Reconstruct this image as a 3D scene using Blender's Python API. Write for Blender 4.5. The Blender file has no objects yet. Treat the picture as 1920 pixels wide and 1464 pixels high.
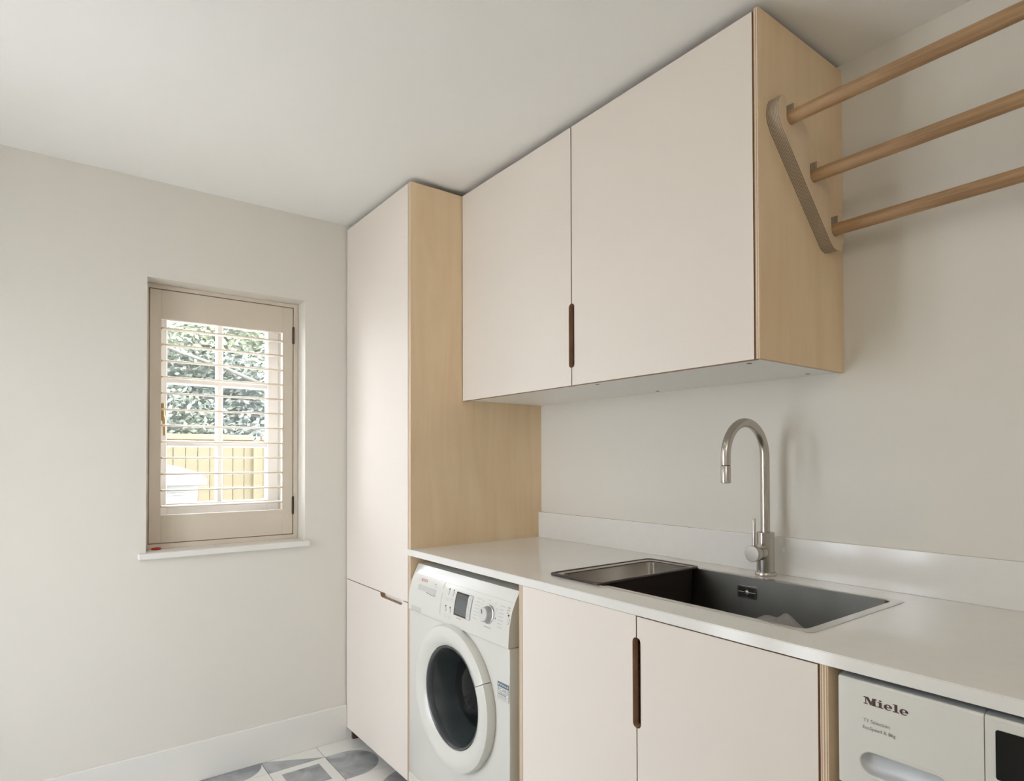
import bpy, bmesh, math, random
from mathutils import Vector, Matrix
random.seed(7)
S = bpy.context.scene
COL = S.collection

# ------------------------------------------------------------------ camera
FPX, PPX, PPY = 1154.79, 960.64, 845.43
YAW, PITCH, ROLL = 0.92579, 0.01395, -0.00227
fwd = Vector((-math.sin(YAW)*math.cos(PITCH), math.cos(YAW)*math.cos(PITCH), math.sin(PITCH)))
rgt = Vector((math.cos(YAW), math.sin(YAW), 0)); upv = rgt.cross(fwd)
r2 = rgt*math.cos(ROLL)+upv*math.sin(ROLL); u2 = -rgt*math.sin(ROLL)+upv*math.cos(ROLL)
cd = bpy.data.cameras.new('camera'); cam = bpy.data.objects.new('camera', cd); COL.objects.link(cam)
cd.sensor_width = 36; cd.sensor_fit = 'HORIZONTAL'; cd.lens = 36*FPX/1920
cd.shift_x = -(PPX-960)/1920; cd.shift_y = (PPY-732)/1920
cd.clip_start = .01; cd.clip_end = 200
cam.matrix_world = Matrix(((r2.x, u2.x, -fwd.x, 2.62845), (r2.y, u2.y, -fwd.y, -1.67469), (r2.z, u2.z, -fwd.z, 1.22639), (0, 0, 0, 1)))
S.camera = cam

# ------------------------------------------------------------------ sky, daylight, exposure
SKY = 5.4
LAMP = 3.2     # globe pendant
w = bpy.data.worlds.new('World'); S.world = w; w.use_nodes = True
nt = w.node_tree; bg = nt.nodes['Background']
bg.inputs['Color'].default_value = (.92, .975, 1.06, 1); bg.inputs['Strength'].default_value = SKY
S.view_settings.view_transform = 'Standard'; S.view_settings.look = 'None'
S.view_settings.gamma = 1; S.view_settings.use_curve_mapping = False
S.view_settings.exposure = 1.30
S.cycles.use_denoising = True; S.cycles.use_adaptive_sampling = True; S.cycles.adaptive_threshold = .03
S.cycles.max_bounces = 9; S.cycles.diffuse_bounces = 6; S.cycles.glossy_bounces = 4; S.cycles.transparent_max_bounces = 16
S.cycles.sample_clamp_indirect = 6

def portal(loc, rot, sx, sy):
    l = bpy.data.lights.new('daylight_portal', 'AREA'); l.shape = 'RECTANGLE'; l.size = sx; l.size_y = sy
    l.cycles.is_portal = True
    o = bpy.data.objects.new('daylight_portal', l); COL.objects.link(o); o.location = loc; o.rotation_euler = rot
# room extents
XR, YF, ZC = 3.45, -2.35, 2.271
DX0, DX1, DZ1 = 0.45, 1.35, 1.98          # glazed doors opposite the cabinets
WY0, WY1, WZ0, WZ1 = -1.387, -.803, .886, 1.9085   # window opening
portal(((DX0+DX1)/2, YF-.31, DZ1/2), (math.radians(90), 0, 0), DX1-DX0, DZ1)
portal((-.305, (WY0+WY1)/2, (WZ0+WZ1)/2), (0, math.radians(-90), 0), WZ1-WZ0, WY1-WY0)

# ------------------------------------------------------------------ helpers
WL = {}
def tag(o, label=None, cat=None, group=None, kind=None):
    if label: o['label'] = label
    if cat: o['category'] = cat
    if group: o['group'] = group
    if kind: o['kind'] = kind
    return o
def thing(name, loc, label, cat, group=None):
    o = bpy.data.objects.new(name, None); COL.objects.link(o); o.location = loc; o.empty_display_size = .05
    WL[o.name] = Vector(loc); return tag(o, label, cat, group)
def mk(name, bm, mats, parent=None, smooth=False, origin=None, auto=None):
    if not isinstance(mats, (list, tuple)): mats = [mats]
    if origin is None:
        lo = Vector((min(v.co.x for v in bm.verts), min(v.co.y for v in bm.verts), min(v.co.z for v in bm.verts)))
        hi = Vector((max(v.co.x for v in bm.verts), max(v.co.y for v in bm.verts), max(v.co.z for v in bm.verts)))
        origin = (lo+hi)/2
    origin = Vector(origin)
    bmesh.ops.translate(bm, verts=bm.verts, vec=-origin)
    me = bpy.data.meshes.new(name); bm.to_mesh(me); bm.free()
    for m in mats: me.materials.append(m)
    if smooth:
        me.polygons.foreach_set('use_smooth', [True]*len(me.polygons))
        if auto is not None:
            me.set_sharp_from_angle(angle=math.radians(auto))
    o = bpy.data.objects.new(name, me); COL.objects.link(o)
    pl = Vector((0, 0, 0))
    if parent is not None: o.parent = parent; pl = WL[parent.name]
    o.location = origin-pl; WL[o.name] = origin
    return o
def box(bm, x0, x1, y0, y1, z0, z1, bev=0, mi=0, seg=1):
    r = bmesh.ops.create_cube(bm, size=1)
    vs = r['verts']
    for v in vs:
        v.co = Vector(((x0+x1)/2+v.co.x*(x1-x0), (y0+y1)/2+v.co.y*(y1-y0), (z0+z1)/2+v.co.z*(z1-z0)))
    fs = set(f for v in vs for f in v.link_faces)
    for f in fs: f.material_index = mi
    if bev:
        es = set(e for v in vs for e in v.link_edges)
        bmesh.ops.bevel(bm, geom=list(es), offset=bev, segments=seg, profile=.5, affect='EDGES')
    return bm
def B(x0, x1, y0, y1, z0, z1, bev=0, mi=0, seg=1): return box(bmesh.new(), x0, x1, y0, y1, z0, z1, bev, mi, seg)
def prism(pts, axis, a, b, fm=0, em=0, bm=None):
    """extrude a 2D outline along an axis. 'y': pts (x,z); 'x': pts (y,z); 'z': pts (x,y)"""
    bm = bm or bmesh.new()
    def P(p, d):
        if axis == 'y': return (p[0], d, p[1])
        if axis == 'x': return (d, p[0], p[1])
        return (p[0], p[1], d)
    A = [bm.verts.new(P(p, a)) for p in pts]; C = [bm.verts.new(P(p, b)) for p in pts]
    new = []
    f = bm.faces.new(A); f.material_index = fm; new.append(f)
    f = bm.faces.new(C[::-1]); f.material_index = fm; new.append(f)
    n = len(pts)
    for i in range(n):
        f = bm.faces.new((A[i], C[i], C[(i+1) % n], A[(i+1) % n])); f.material_index = em; new.append(f)
    bmesh.ops.recalc_face_normals(bm, faces=new)
    return bm
def lathe(prof, origin, axis='z', seg=32, a0=0, a1=2*math.pi, mats=None, bm=None, close=False):
    """prof: list of (r, h); axis 'z' up, '-y' towards the room, 'x'"""
    bm = bm or bmesh.new(); full = abs(a1-a0-2*math.pi) < 1e-6
    O = Vector(origin); rings = []
    n = seg if full else seg+1
    for i in range(n):
        t = a0+(a1-a0)*i/seg; c, s = math.cos(t), math.sin(t); ring = []
        for r, h in prof:
            if axis == 'z': p = (r*c, r*s, h)
            elif axis == '-y': p = (r*c, -h, r*s)
            else: p = (h, r*c, r*s)
            ring.append(bm.verts.new(O+Vector(p)))
        rings.append(ring)
    m = len(prof); fs = []
    for i in range(n if full else n-1):
        R0, R1 = rings[i], rings[(i+1) % n]
        for j in range(m if close else m-1):
            k = (j+1) % m
            f = bm.faces.new((R0[j], R1[j], R1[k], R0[k]))
            if mats: f.material_index = mats[j]
            fs.append(f)
    if close and not full:
        fs.append(bm.faces.new(rings[0][::-1])); fs.append(bm.faces.new(rings[-1]))
    bmesh.ops.remove_doubles(bm, verts=bm.verts, dist=1e-6)
    bmesh.ops.recalc_face_normals(bm, faces=bm.faces)
    return bm
def tube(path, r, seg=16, bm=None, caps=True):
    bm = bm or bmesh.new(); path = [Vector(p) for p in path]; rings = []
    ref = None
    for i, p in enumerate(path):
        d = (path[min(i+1, len(path)-1)]-path[max(i-1, 0)]).normalized()
        if ref is None:
            ref = Vector((1, 0, 0)) if abs(d.x) < .8 else Vector((0, 0, 1))
        n = (ref-d*ref.dot(d)).normalized(); b = d.cross(n); ref = n
        rr = r[i] if isinstance(r, (list, tuple)) else r
        rings.append([bm.verts.new(p+n*rr*math.cos(2*math.pi*k/seg)+b*rr*math.sin(2*math.pi*k/seg)) for k in range(seg)])
    for i in range(len(rings)-1):
        for k in range(seg):
            bm.faces.new((rings[i][k], rings[i][(k+1) % seg], rings[i+1][(k+1) % seg], rings[i+1][k]))
    if caps:
        bm.faces.new(rings[0][::-1]); bm.faces.new(rings[-1])
    bmesh.ops.recalc_face_normals(bm, faces=bm.faces)
    return bm
def arc(cx, cy, r, a0, a1, n):
    return [(cx+r*math.cos(math.radians(a0+(a1-a0)*i/n)), cy+r*math.sin(math.radians(a0+(a1-a0)*i/n))) for i in range(n+1)]
def rrect(x0, x1, y0, y1, r, n=5):
    return arc(x1-r, y0+r, r, -90, 0, n)+arc(x1-r, y1-r, r, 0, 90, n)+arc(x0+r, y1-r, r, 90, 180, n)+arc(x0+r, y0+r, r, 180, 270, n)

# ------------------------------------------------------------------ materials
def lin(c): return tuple(((v/255)/12.92 if v/255 <= .04045 else ((v/255+.055)/1.055)**2.4) for v in c)+(1,)
def mat(name, col, rough=.6, metal=0, bump=0, bscale=60, var=0, vscale=4, coat=0, spec=.5, stretch=None):
    m = bpy.data.materials.new(name); m.use_nodes = True; t = m.node_tree; b = t.nodes['Principled BSDF']
    c = col if len(col) == 4 else tuple(col)+(1,)
    b.inputs['Base Color'].default_value = c; b.inputs['Roughness'].default_value = rough
    b.inputs['Metallic'].default_value = metal; b.inputs['Specular IOR Level'].default_value = spec
    if coat: b.inputs['Coat Weight'].default_value = coat; b.inputs['Coat Roughness'].default_value = .08
    if bump or var:
        tc = t.nodes.new('ShaderNodeTexCoord'); mp = t.nodes.new('ShaderNodeMapping')
        t.links.new(tc.outputs['Object'], mp.inputs['Vector'])
        if stretch: mp.inputs['Scale'].default_value = stretch
    if bump:
        n = t.nodes.new('ShaderNodeTexNoise'); n.inputs['Scale'].default_value = bscale; n.inputs['Detail'].default_value = 4
        bp = t.nodes.new('ShaderNodeBump'); bp.inputs['Strength'].default_value = bump; bp.inputs['Distance'].default_value = .002
        t.links.new(mp.outputs[0], n.inputs['Vector']); t.links.new(n.outputs['Fac'], bp.inputs['Height']); t.links.new(bp.outputs[0], b.inputs['Normal'])
    if var:
        n = t.nodes.new('ShaderNodeTexNoise'); n.inputs['Scale'].default_value = vscale; n.inputs['Detail'].default_value = 5
        r = t.nodes.new('ShaderNodeValToRGB'); e = r.color_ramp.elements
        e[0].position = .3; e[1].position = .7
        e[0].color = tuple(v*(1-var) for v in c[:3])+(1,); e[1].color = tuple(min(1, v*(1+var)) for v in c[:3])+(1,)
        t.links.new(mp.outputs[0], n.inputs['Vector']); t.links.new(n.outputs['Fac'], r.inputs['Fac']); t.links.new(r.outputs['Color'], b.inputs['Base Color'])
    return m
def wood(name, c1, c2, scale, rough=.5, fleck=0):
    """grain: stretched noise, plus broad figure"""
    m = bpy.data.materials.new(name); m.use_nodes = True; t = m.node_tree; b = t.nodes['Principled BSDF']
    b.inputs['Roughness'].default_value = rough; b.inputs['Specular IOR Level'].default_value = .35
    tc = t.nodes.new('ShaderNodeTexCoord'); mp = t.nodes.new('ShaderNodeMapping'); mp.inputs['Scale'].default_value = scale
    t.links.new(tc.outputs['Object'], mp.inputs['Vector'])
    n = t.nodes.new('ShaderNodeTexNoise'); n.inputs['Scale'].default_value = 1; n.inputs['Detail'].default_value = 8; n.inputs['Roughness'].default_value = .62
    n.inputs['Distortion'].default_value = .6
    n2 = t.nodes.new('ShaderNodeTexNoise'); n2.inputs['Scale'].default_value = 3.2; n2.inputs['Detail'].default_value = 3
    t.links.new(mp.outputs[0], n.inputs['Vector']); t.links.new(tc.outputs['Object'], n2.inputs['Vector'])
    mx = t.nodes.new('ShaderNodeMath'); mx.operation = 'MULTIPLY_ADD'; mx.inputs[1].default_value = .6
    mm = t.nodes.new('ShaderNodeMath'); mm.operation = 'MULTIPLY'; mm.inputs[1].default_value = .4
    t.links.new(n2.outputs['Fac'], mm.inputs[0]); t.links.new(n.outputs['Fac'], mx.inputs[0]); t.links.new(mm.outputs[0], mx.inputs[2])
    r = t.nodes.new('ShaderNodeValToRGB'); e = r.color_ramp.elements
    e[0].position = .33; e[1].position = .66; e[0].color = tuple(c1)+(1,); e[1].color = tuple(c2)+(1,)
    t.links.new(mx.outputs[0], r.inputs['Fac']); t.links.new(r.outputs['Color'], b.inputs['Base Color'])
    bp = t.nodes.new('ShaderNodeBump'); bp.inputs['Strength'].default_value = .12; bp.inputs['Distance'].default_value = .001
    t.links.new(n.outputs['Fac'], bp.inputs['Height']); t.links.new(bp.outputs[0], b.inputs['Normal'])
    return m
def ply_edge(name, axis, period, c1, c2):
    m = bpy.data.materials.new(name); m.use_nodes = True; t = m.node_tree; b = t.nodes['Principled BSDF']; b.inputs['Roughness'].default_value = .65
    tc = t.nodes.new('ShaderNodeTexCoord'); wv = t.nodes.new('ShaderNodeTexWave'); wv.wave_type = 'BANDS'; wv.bands_direction = axis
    wv.inputs['Scale'].default_value = 2*math.pi/(20*period); wv.inputs['Distortion'].default_value = .15; wv.inputs['Detail'].default_value = 2
    t.links.new(tc.outputs['Object'], wv.inputs['Vector'])
    n = t.nodes.new('ShaderNodeTexNoise'); n.inputs['Scale'].default_value = 220
    t.links.new(tc.outputs['Object'], n.inputs['Vector'])
    a = t.nodes.new('ShaderNodeMath'); a.operation = 'MULTIPLY_ADD'; a.inputs[1].default_value = .3
    s = t.nodes.new('ShaderNodeMath'); s.operation = 'MULTIPLY'; s.inputs[1].default_value = .75
    t.links.new(wv.outputs['Fac'], s.inputs[0]); t.links.new(n.outputs['Fac'], a.inputs[0]); t.links.new(s.outputs[0], a.inputs[2])
    r = t.nodes.new('ShaderNodeValToRGB'); e = r.color_ramp.elements
    e[0].position = .3; e[1].position = .75; e[0].color = tuple(c1)+(1,); e[1].color = tuple(c2)+(1,)
    t.links.new(a.outputs[0], r.inputs['Fac']); t.links.new(r.outputs['Color'], b.inputs['Base Color'])
    return m
def glass_mat(name, tint=(1, 1, 1), refl=.07):
    m = bpy.data.materials.new(name); m.use_nodes = True; t = m.node_tree; t.nodes.clear()
    o = t.nodes.new('ShaderNodeOutputMaterial'); mx = t.nodes.new('ShaderNodeMixShader'); tr = t.nodes.new('ShaderNodeBsdfTransparent'); g = t.nodes.new('ShaderNodeBsdfGlossy')
    tr.inputs['Color'].default_value = tint+(1,); g.inputs['Roughness'].default_value = .02
    mx.inputs[0].default_value = refl
    t.links.new(tr.outputs[0], mx.inputs[1]); t.links.new(g.outputs[0], mx.inputs[2]); t.links.new(mx.outputs[0], o.inputs[0])
    return m

M_wall = mat('wall_paint', (.745, .715, .655), .85, bump=.06, bscale=180, var=.012, vscale=1.3)
M_wallL = M_wall
M_ceil = mat('ceiling_paint', (.88, .87, .845), .9, bump=.05, bscale=150)
M_trim = mat('trim_paint', (.80, .785, .745), .45)
M_lam = mat('cream_laminate', (.80, .735, .67), .62, spec=.15, var=.01, vscale=2)
M_white = mat('white_melamine', (.86, .85, .82), .4)
M_ply = wood('birch_veneer', (.76, .565, .355), (.86, .685, .465), (16, 16, 1.6), .5)
M_plyf = wood('birch_veneer_bracket', (.66, .51, .34), (.78, .62, .44), (20, 14, 3), .5)
M_edge = ply_edge('ply_edge_x', 'X', .0046, (.44, .30, .19), (.78, .64, .48))
M_edgeD = mat('door_edge_ply', (.36, .22, .14), .6, var=.15, vscale=30)
M_edgeB = ply_edge('bracket_edge', 'X', .0034, (.25, .18, .125), (.54, .45, .345))
M_inner = mat('cabinet_interior', (.42, .25, .17), .7)
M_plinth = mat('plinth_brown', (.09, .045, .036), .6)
M_quartz = mat('white_quartz', (.80, .785, .75), .13, var=.012, vscale=40)
M_steel = mat('brushed_steel', (.52, .49, .45), .27, 1, bump=.05, bscale=400, stretch=(1, 1, .02))
M_steel2 = mat('sink_steel', (.34, .33, .30), .32, 1, bump=.04, bscale=500, var=.12, vscale=7)
M_rim = mat('sink_rim_steel', (.60, .58, .53), .25, 1)
M_gasket = mat('tray_rim_dark', (.07, .055, .05), .35, .6)
M_dark = mat('dark_slot', (.012, .011, .01), .6)
M_oak = wood('oak_rod', (.26, .145, .068), (.50, .32, .17), (3.5, 110, 110), .45)
M_taupe = mat('shutter_taupe', (.68, .60, .50), .45)
M_bronze = mat('hinge_bronze', (.08, .065, .06), .4, .8)
M_brass = mat('brass', (.42, .30, .14), .35, 1)
M_upvc = mat('window_white', (.86, .86, .86), .4)
M_glass = glass_mat('pane_glass')
M_app = mat('appliance_white', (.69, .68, .63), .3, coat=.2)
M_app2 = mat('appliance_white_light', (.70, .69, .64), .28, coat=.2)
M_grey = mat('print_grey', (.38, .38, .37), .6)
M_lgrey = mat('print_light_grey', (.56, .56, .54), .5)
M_btn = mat('button_grey', (.62, .62, .60), .4)
M_red = mat('print_red', (.62, .16, .20), .5)
M_disp = mat('display_grey', (.13, .14, .14), .12)
M_dispf = mat('display_bezel', (.055, .035, .03), .2)
M_black = mat('black_glass', (.004, .005, .005), .06)
M_ink = mat('ink_brown', (.07, .03, .03), .5)
M_inkg = mat('ink_grey', (.16, .16, .16), .5)
M_dglass = mat('door_bowl_glass', (.045, .054, .054), .15)
M_dglass2 = mat('door_glass_dark', (.010, .011, .011), .10, spec=.18)
M_drim = mat('door_glass_rim', (.07, .075, .078), .15)
M_alum = mat('brushed_alu', (.60, .62, .64), .5, .25)
M_stripg = mat('grey_top_strip', (.27, .29, .30), .35, .3)
M_knob = mat('knob_silver', (.50, .50, .50), .3, .7)
M_sblue = mat('sticker_blue', (.12, .17, .22), .5)
M_paper = mat('sticker_paper', (.72, .72, .69), .6)
M_cloth = mat('grey_cloth', (.30, .285, .27), .9, bump=.6, bscale=300)
M_redp = mat('red_plastic', (.50, .03, .025), .35)
M_lamp = mat('satin_white_metal', (.8, .8, .78), .4)

# ------------------------------------------------------------------ setting
def hole_wall(name, axis, a, b, u0, u1, z0, z1, hu0, hu1, hz0, hz1, m):
    bm = bmesh.new()
    def add(p0, p1, q0, q1):
        if p1-p0 < 1e-5 or q1-q0 < 1e-5: return
        if axis == 'x': box(bm, a, b, p0, p1, q0, q1)
        else: box(bm, p0, p1, a, b, q0, q1)
    add(u0, hu0, z0, z1); add(hu1, u1, z0, z1); add(hu0, hu1, z0, hz0); add(hu0, hu1, hz1, z1)
    o = mk(name, bm, m); o['kind'] = 'structure'; return o
wl = hole_wall('wall_left', 'x', -.30, 0, YF, 0.15, -.12, ZC+.1, WY0, WY1, WZ0, WZ1, M_wallL)
wf = hole_wall('wall_front', 'y', YF-.30, YF, -.30, XR+.15, -.12, ZC+.1, DX0, DX1, -.12, DZ1, M_wall)
wb = tag(mk('wall_back', B(0, XR+.15, 0, .15, -.12, ZC+.1), M_wall), kind='structure')
wr = tag(mk('wall_right', B(XR, XR+.15, YF, 0, -.12, ZC+.1), M_wall), kind='structure')
ce = tag(mk('ceiling', B(0, XR, YF, 0, ZC, ZC+.1), M_ceil), kind='structure')

# floor: screed with printed tiles
TS = .2245; TX0, TY0 = .1145, -.7555; G = .0012
fl = tag(mk('floor', B(0, XR, YF-.3, 0, -.12, -.010), mat('grout', (.62, .61, .58), .9, bump=.2, bscale=200)), kind='structure')
def tile_mat(name, shape):
    m = bpy.data.materials.new(name); m.use_nodes = True; t = m.node_tree; b = t.nodes['Principled BSDF']; b.inputs['Roughness'].default_value = .45
    tc = t.nodes.new('ShaderNodeTexCoord'); sp = t.nodes.new('ShaderNodeSeparateXYZ'); t.links.new(tc.outputs['Object'], sp.inputs[0])
    def M(op, *ins):
        n = t.nodes.new('ShaderNodeMath'); n.operation = op
        for i, v in enumerate(ins):
            if isinstance(v, (int, float)): n.inputs[i].default_value = v
            else: t.links.new(v, n.inputs[i])
        return n.outputs[0]
    X, Y = sp.outputs[0], sp.outputs[1]; h = TS/2
    if shape == 'square':
        k = M('LESS_THAN', M('MAXIMUM', M('ABSOLUTE', X), M('ABSOLUTE', Y)), .0735)
    elif shape == 'circle':
        k = M('LESS_THAN', M('SQRT', M('ADD', M('MULTIPLY', X, X), M('MULTIPLY', Y, Y))), h-.001)
    elif shape == 'arch':            # straight foot on -y, round head towards +y
        yc = M('MAXIMUM', M('SUBTRACT', Y, -.0475), 0)
        k = M('LESS_THAN', M('SQRT', M('ADD', M('MULTIPLY', X, X), M('MULTIPLY', yc, yc))), h-.0015)
    elif shape == 'triangle':        # right of the line from foot centre to far corner
        k = M('GREATER_THAN', M('SUBTRACT', M('MULTIPLY', X, 2), M('ADD', Y, h)), 0)
    elif shape == 'plain':
        k = M('LESS_THAN', X, -9.0)
    else:                            # quarter disc about the +x +y corner
        dx = M('SUBTRACT', X, h); dy = M('SUBTRACT', Y, h)
        k = M('LESS_THAN', M('SQRT', M('ADD', M('MULTIPLY', dx, dx), M('MULTIPLY', dy, dy))), .172)
    n = t.nodes.new('ShaderNodeTexNoise'); n.inputs['Scale'].default_value = 11; n.inputs['Detail'].default_value = 6; n.inputs['Distortion'].default_value = .8
    oi = t.nodes.new('ShaderNodeObjectInfo'); va = t.nodes.new('ShaderNodeVectorMath'); va.operation = 'ADD'
    cmb = t.nodes.new('ShaderNodeCombineXYZ'); t.links.new(M('MULTIPLY', oi.outputs['Random'], 20), cmb.inputs[0])
    t.links.new(tc.outputs['Object'], va.inputs[0]); t.links.new(cmb.outputs[0], va.inputs[1]); t.links.new(va.outputs[0], n.inputs['Vector'])
    r = t.nodes.new('ShaderNodeValToRGB'); e = r.color_ramp.elements; e[0].position = .32; e[1].position = .7
    e[0].color = (.25, .265, .28, 1); e[1].color = (.47, .485, .49, 1); t.links.new(n.outputs['Fac'], r.inputs['Fac'])
    mx = t.nodes.new('ShaderNodeMix'); mx.data_type = 'RGBA'; t.links.new(k, mx.inputs[0])
    mx.inputs[6].default_value = (.80, .79, .75, 1); t.links.new(r.outputs['Color'], mx.inputs[7]); t.links.new(mx.outputs[2], b.inputs['Base Color'])
    return m
TM = {s: tile_mat('tile_'+s, s) for s in ('square', 'circle', 'arch', 'triangle', 'quarter', 'plain')}
FIX = {(0, -1): ('square', 0), (0, 0): ('arch', 0), (-1, -1): ('triangle', 0), (-1, -2): ('circle', 0), (0, -2): ('arch', 90), (1, 0): ('quarter', 0), (-1, 0): ('plain', 0), (1, -1): ('circle', 0)}
shapes = list(TM)
for i in range(-1, 16):
    for j in range(-10, 4):
        x0, x1 = TX0+i*TS, TX0+(i+1)*TS; y0, y1 = TY0+j*TS, TY0+(j+1)*TS
        cx, cy = (x0+x1)/2, (y0+y1)/2
        a0, a1 = max(x0+G, .001), min(x1-G, XR-.001); b0, b1 = max(y0+G, YF-.28), min(y1-G, -.001)
        if a1-a0 < .004 or b1-b0 < .004: continue
        s, rot = FIX.get((i, j), (random.choice(shapes), random.choice((0, 90, 180, 270))))
        bm = B(a0-cx, a1-cx, b0-cy, b1-cy, -.010, 0, .0006)
        if rot: bmesh.ops.rotate(bm, verts=bm.verts, cent=(0, 0, 0), matrix=Matrix.Rotation(math.radians(-rot), 3, 'Z'))
        o = mk('tile', bm, TM[s], None, origin=(0, 0, 0))
        o.parent = fl; o.location = Vector((cx, cy, 0))-WL['floor']; o.rotation_euler.z = math.radians(rot)
# skirting
bm = B(0, .012, YF, -.6195, 0, .1502, .002); box(bm, 0, .012, -.6195, -.5985, 0, .050)
tag(mk('baseboard_left', bm, M_trim), kind='structure')
bm = B(0.0125, DX0-.06, YF, YF+.014, 0, .15, .002); box(bm, DX1+.06, XR, YF, YF+.014, 0, .15, .002)
tag(mk('baseboard_front', bm, M_trim), kind='structure')

# ---- window_1 : white casement with glazing bars
FX = -.18
win = thing('window_1', (FX, (WY0+WY1)/2, WZ0), 'white casement window with six panes behind the open shutter', 'window'); win['kind'] = 'structure'
bm = bmesh.new()
box(bm, -.235, FX-.008, WY0, -1.346, WZ0, WZ1); box(bm, -.235, FX-.008, -.859, WY1, WZ0, WZ1)
box(bm, -.235, FX-.008, -1.346, -.859, WZ0, .955); box(bm, -.235, FX-.008, -1.346, -.859, 1.852, WZ1)
mk('window_frame', bm, M_upvc, win)
bm = bmesh.new()
box(bm, -.228, FX, -1.344, -1.2967, .957, 1.850, .003); box(bm, -.228, FX, -.9081, -.861, .957, 1.850, .003)
box(bm, -.2275, FX-.0005, -1.2967, -.9081, .957, 1.0547, .003); box(bm, -.2275, FX-.0005, -1.2967, -.9081, 1.794, 1.850, .003)
sash = mk('sash', bm, M_upvc, win)
mk('glazing_bar', B(-.218, FX-.004, -1.1133, -1.0874, 1.0547, 1.794, .005), M_upvc, sash)
ZB = ((1.0547, 1.2805), (1.3079, 1.5358), (1.5663, 1.794))
for z0, z1 in ((1.2805, 1.3079), (1.5358, 1.5663)):
    mk('glazing_bar', B(-.217, FX-.005, -1.2967, -.9081, z0, z1, .005), M_upvc, sash)
for y0, y1 in ((-1.2967, -1.1133), (-1.0874, -.9081)):
    for z0, z1 in ZB: mk('pane', B(-.206, -.202, y0, y1, z0, z1), M_glass, sash)
hd = mk('handle', B(-.1795, -.172, -1.3185, -1.3065, 1.385, 1.455, .002), M_brass, win)
mk('handle_lever', tube([(-.172, -1.3125, 1.40), (-.150, -1.3125, 1.40), (-.143, -1.3125, 1.392), (-.142, -1.312, 1.36), (-.146, -1.3105, 1.325)], [.006, .006, .006, .0055, .004], 10), M_brass, hd, True, auto=50)
# sill board
sl = B(-.17, .026, WY0-.026, WY1+.014, .8625, .8858, .004, seg=2)
bmesh.ops.bisect_plane(sl, geom=sl.verts[:]+sl.edges[:]+sl.faces[:], plane_co=(0, 0, 0), plane_no=(1, 0, 0))
for v in sl.verts:
    if v.co.x < -1e-6: v.co.y = max(WY0+.0005, min(WY1-.0005, v.co.y))
tag(mk('trim_1', sl, M_trim), kind='structure')

# ---- glazed double doors behind the camera
dr = thing('door_1', ((DX0+DX1)/2, YF-.15, 0), 'white glazed double doors opposite the cabinets', 'door'); dr['kind'] = 'structure'
bm = bmesh.new(); y0, y1 = YF-.20, YF-.10
box(bm, DX0, DX0+.05, y0, y1, 0, DZ1); box(bm, DX1-.05, DX1, y0, y1, 0, DZ1); box(bm, DX0+.05, DX1-.05, y0, y1, DZ1-.05, DZ1)
mk('door_frame', bm, M_upvc, dr)
mid = (DX0+DX1)/2
for a, b in ((DX0+.052, mid-.001), (mid+.001, DX1-.052)):
    bm = bmesh.new()
    box(bm, a, a+.09, y0+.02, y1-.02, .01, DZ1-.052, .003); box(bm, b-.09, b, y0+.02, y1-.02, .01, DZ1-.052, .003)
    box(bm, a+.09, b-.09, y0+.021, y1-.021, .01, .2, .003); box(bm, a+.09, b-.09, y0+.021, y1-.021, DZ1-.142, DZ1-.052, .003)
    lf = mk('door_leaf', bm, M_upvc, dr)
    mk('pane', B(a+.09, b-.09, YF-.153, YF-.147, .2, DZ1-.142), M_glass, lf)

# ------------------------------------------------------------------ shutter
sh = thing('window_shutter', (-.09, (WY0+WY1)/2, WZ0), 'taupe plantation shutter with horizontal louvres set in the window reveal', 'shutter')
bm = bmesh.new(); xa, xb = -.135, -.09
Y0, Y1, Z0, Z1 = WY0+.001, WY1-.002, WZ0+.0005, WZ1-.001
py0, py1, pz0, pz1 = -1.3690, -.8265, .9075, 1.8885
g = .0030
box(bm, xa, xb, Y0, py0-g, Z0, Z1); box(bm, xa, xb, py1+g, Y1, Z0, Z1)
box(bm, xa, xb, py0-g, py1+g, Z0, pz0-g); box(bm, xa, xb, py0-g, py1+g, pz1+g, Z1)
box(bm, xa, xa+.012, py0-g, py0+.006, pz0-g, pz1+g); box(bm, xa, xa+.012, py1-.006, py1+g, pz0-g, pz1+g)
mk('frame', bm, M_taupe, sh)
pxa, pxb = -.117, -.090
sy0, sy1 = -1.3290, -.8705
mk('stile', B(pxa, pxb, py0, sy0, pz0, pz1, .0015), M_taupe, sh); mk('stile', B(pxa, pxb, sy1, py1, pz0, pz1, .0015), M_taupe, sh)
mk('rail', B(pxa, pxb-.0006, sy0, sy1, 1.777, pz1, .001), M_taupe, sh); mk('rail', B(pxa, pxb-.0006, sy0, sy1, pz0, 1.0137, .001), M_taupe, sh)
def louvre():
    bm = bmesh.new(); pts = []
    for k in range(16):
        t = 2*math.pi*k/16; pts.append((.0255*math.cos(t), .0042*math.sin(t)))
    A = [bm.verts.new((p[0], sy0+.002, p[1])) for p in pts]; C = [bm.verts.new((p[0], sy1-.002, p[1])) for p in pts]
    bm.faces.new(A[::-1]); bm.faces.new(C)
    for i in range(16): bm.faces.new((A[i], A[(i+1) % 16], C[(i+1) % 16], C[i]))
    bmesh.ops.recalc_face_normals(bm, faces=bm.faces)
    return bm
l0 = mk('louvre', louvre(), M_taupe, sh, True, origin=(0, 0, 0), auto=40)
for k in range(12):
    o = l0 if k == 0 else l0.copy()
    if k: COL.objects.link(o); o.parent = sh
    o.location = Vector((-.1035, 0, 1.7402-.06296*k))-WL[sh.name]; o.rotation_euler = (0, math.radians(2), 0)
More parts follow.
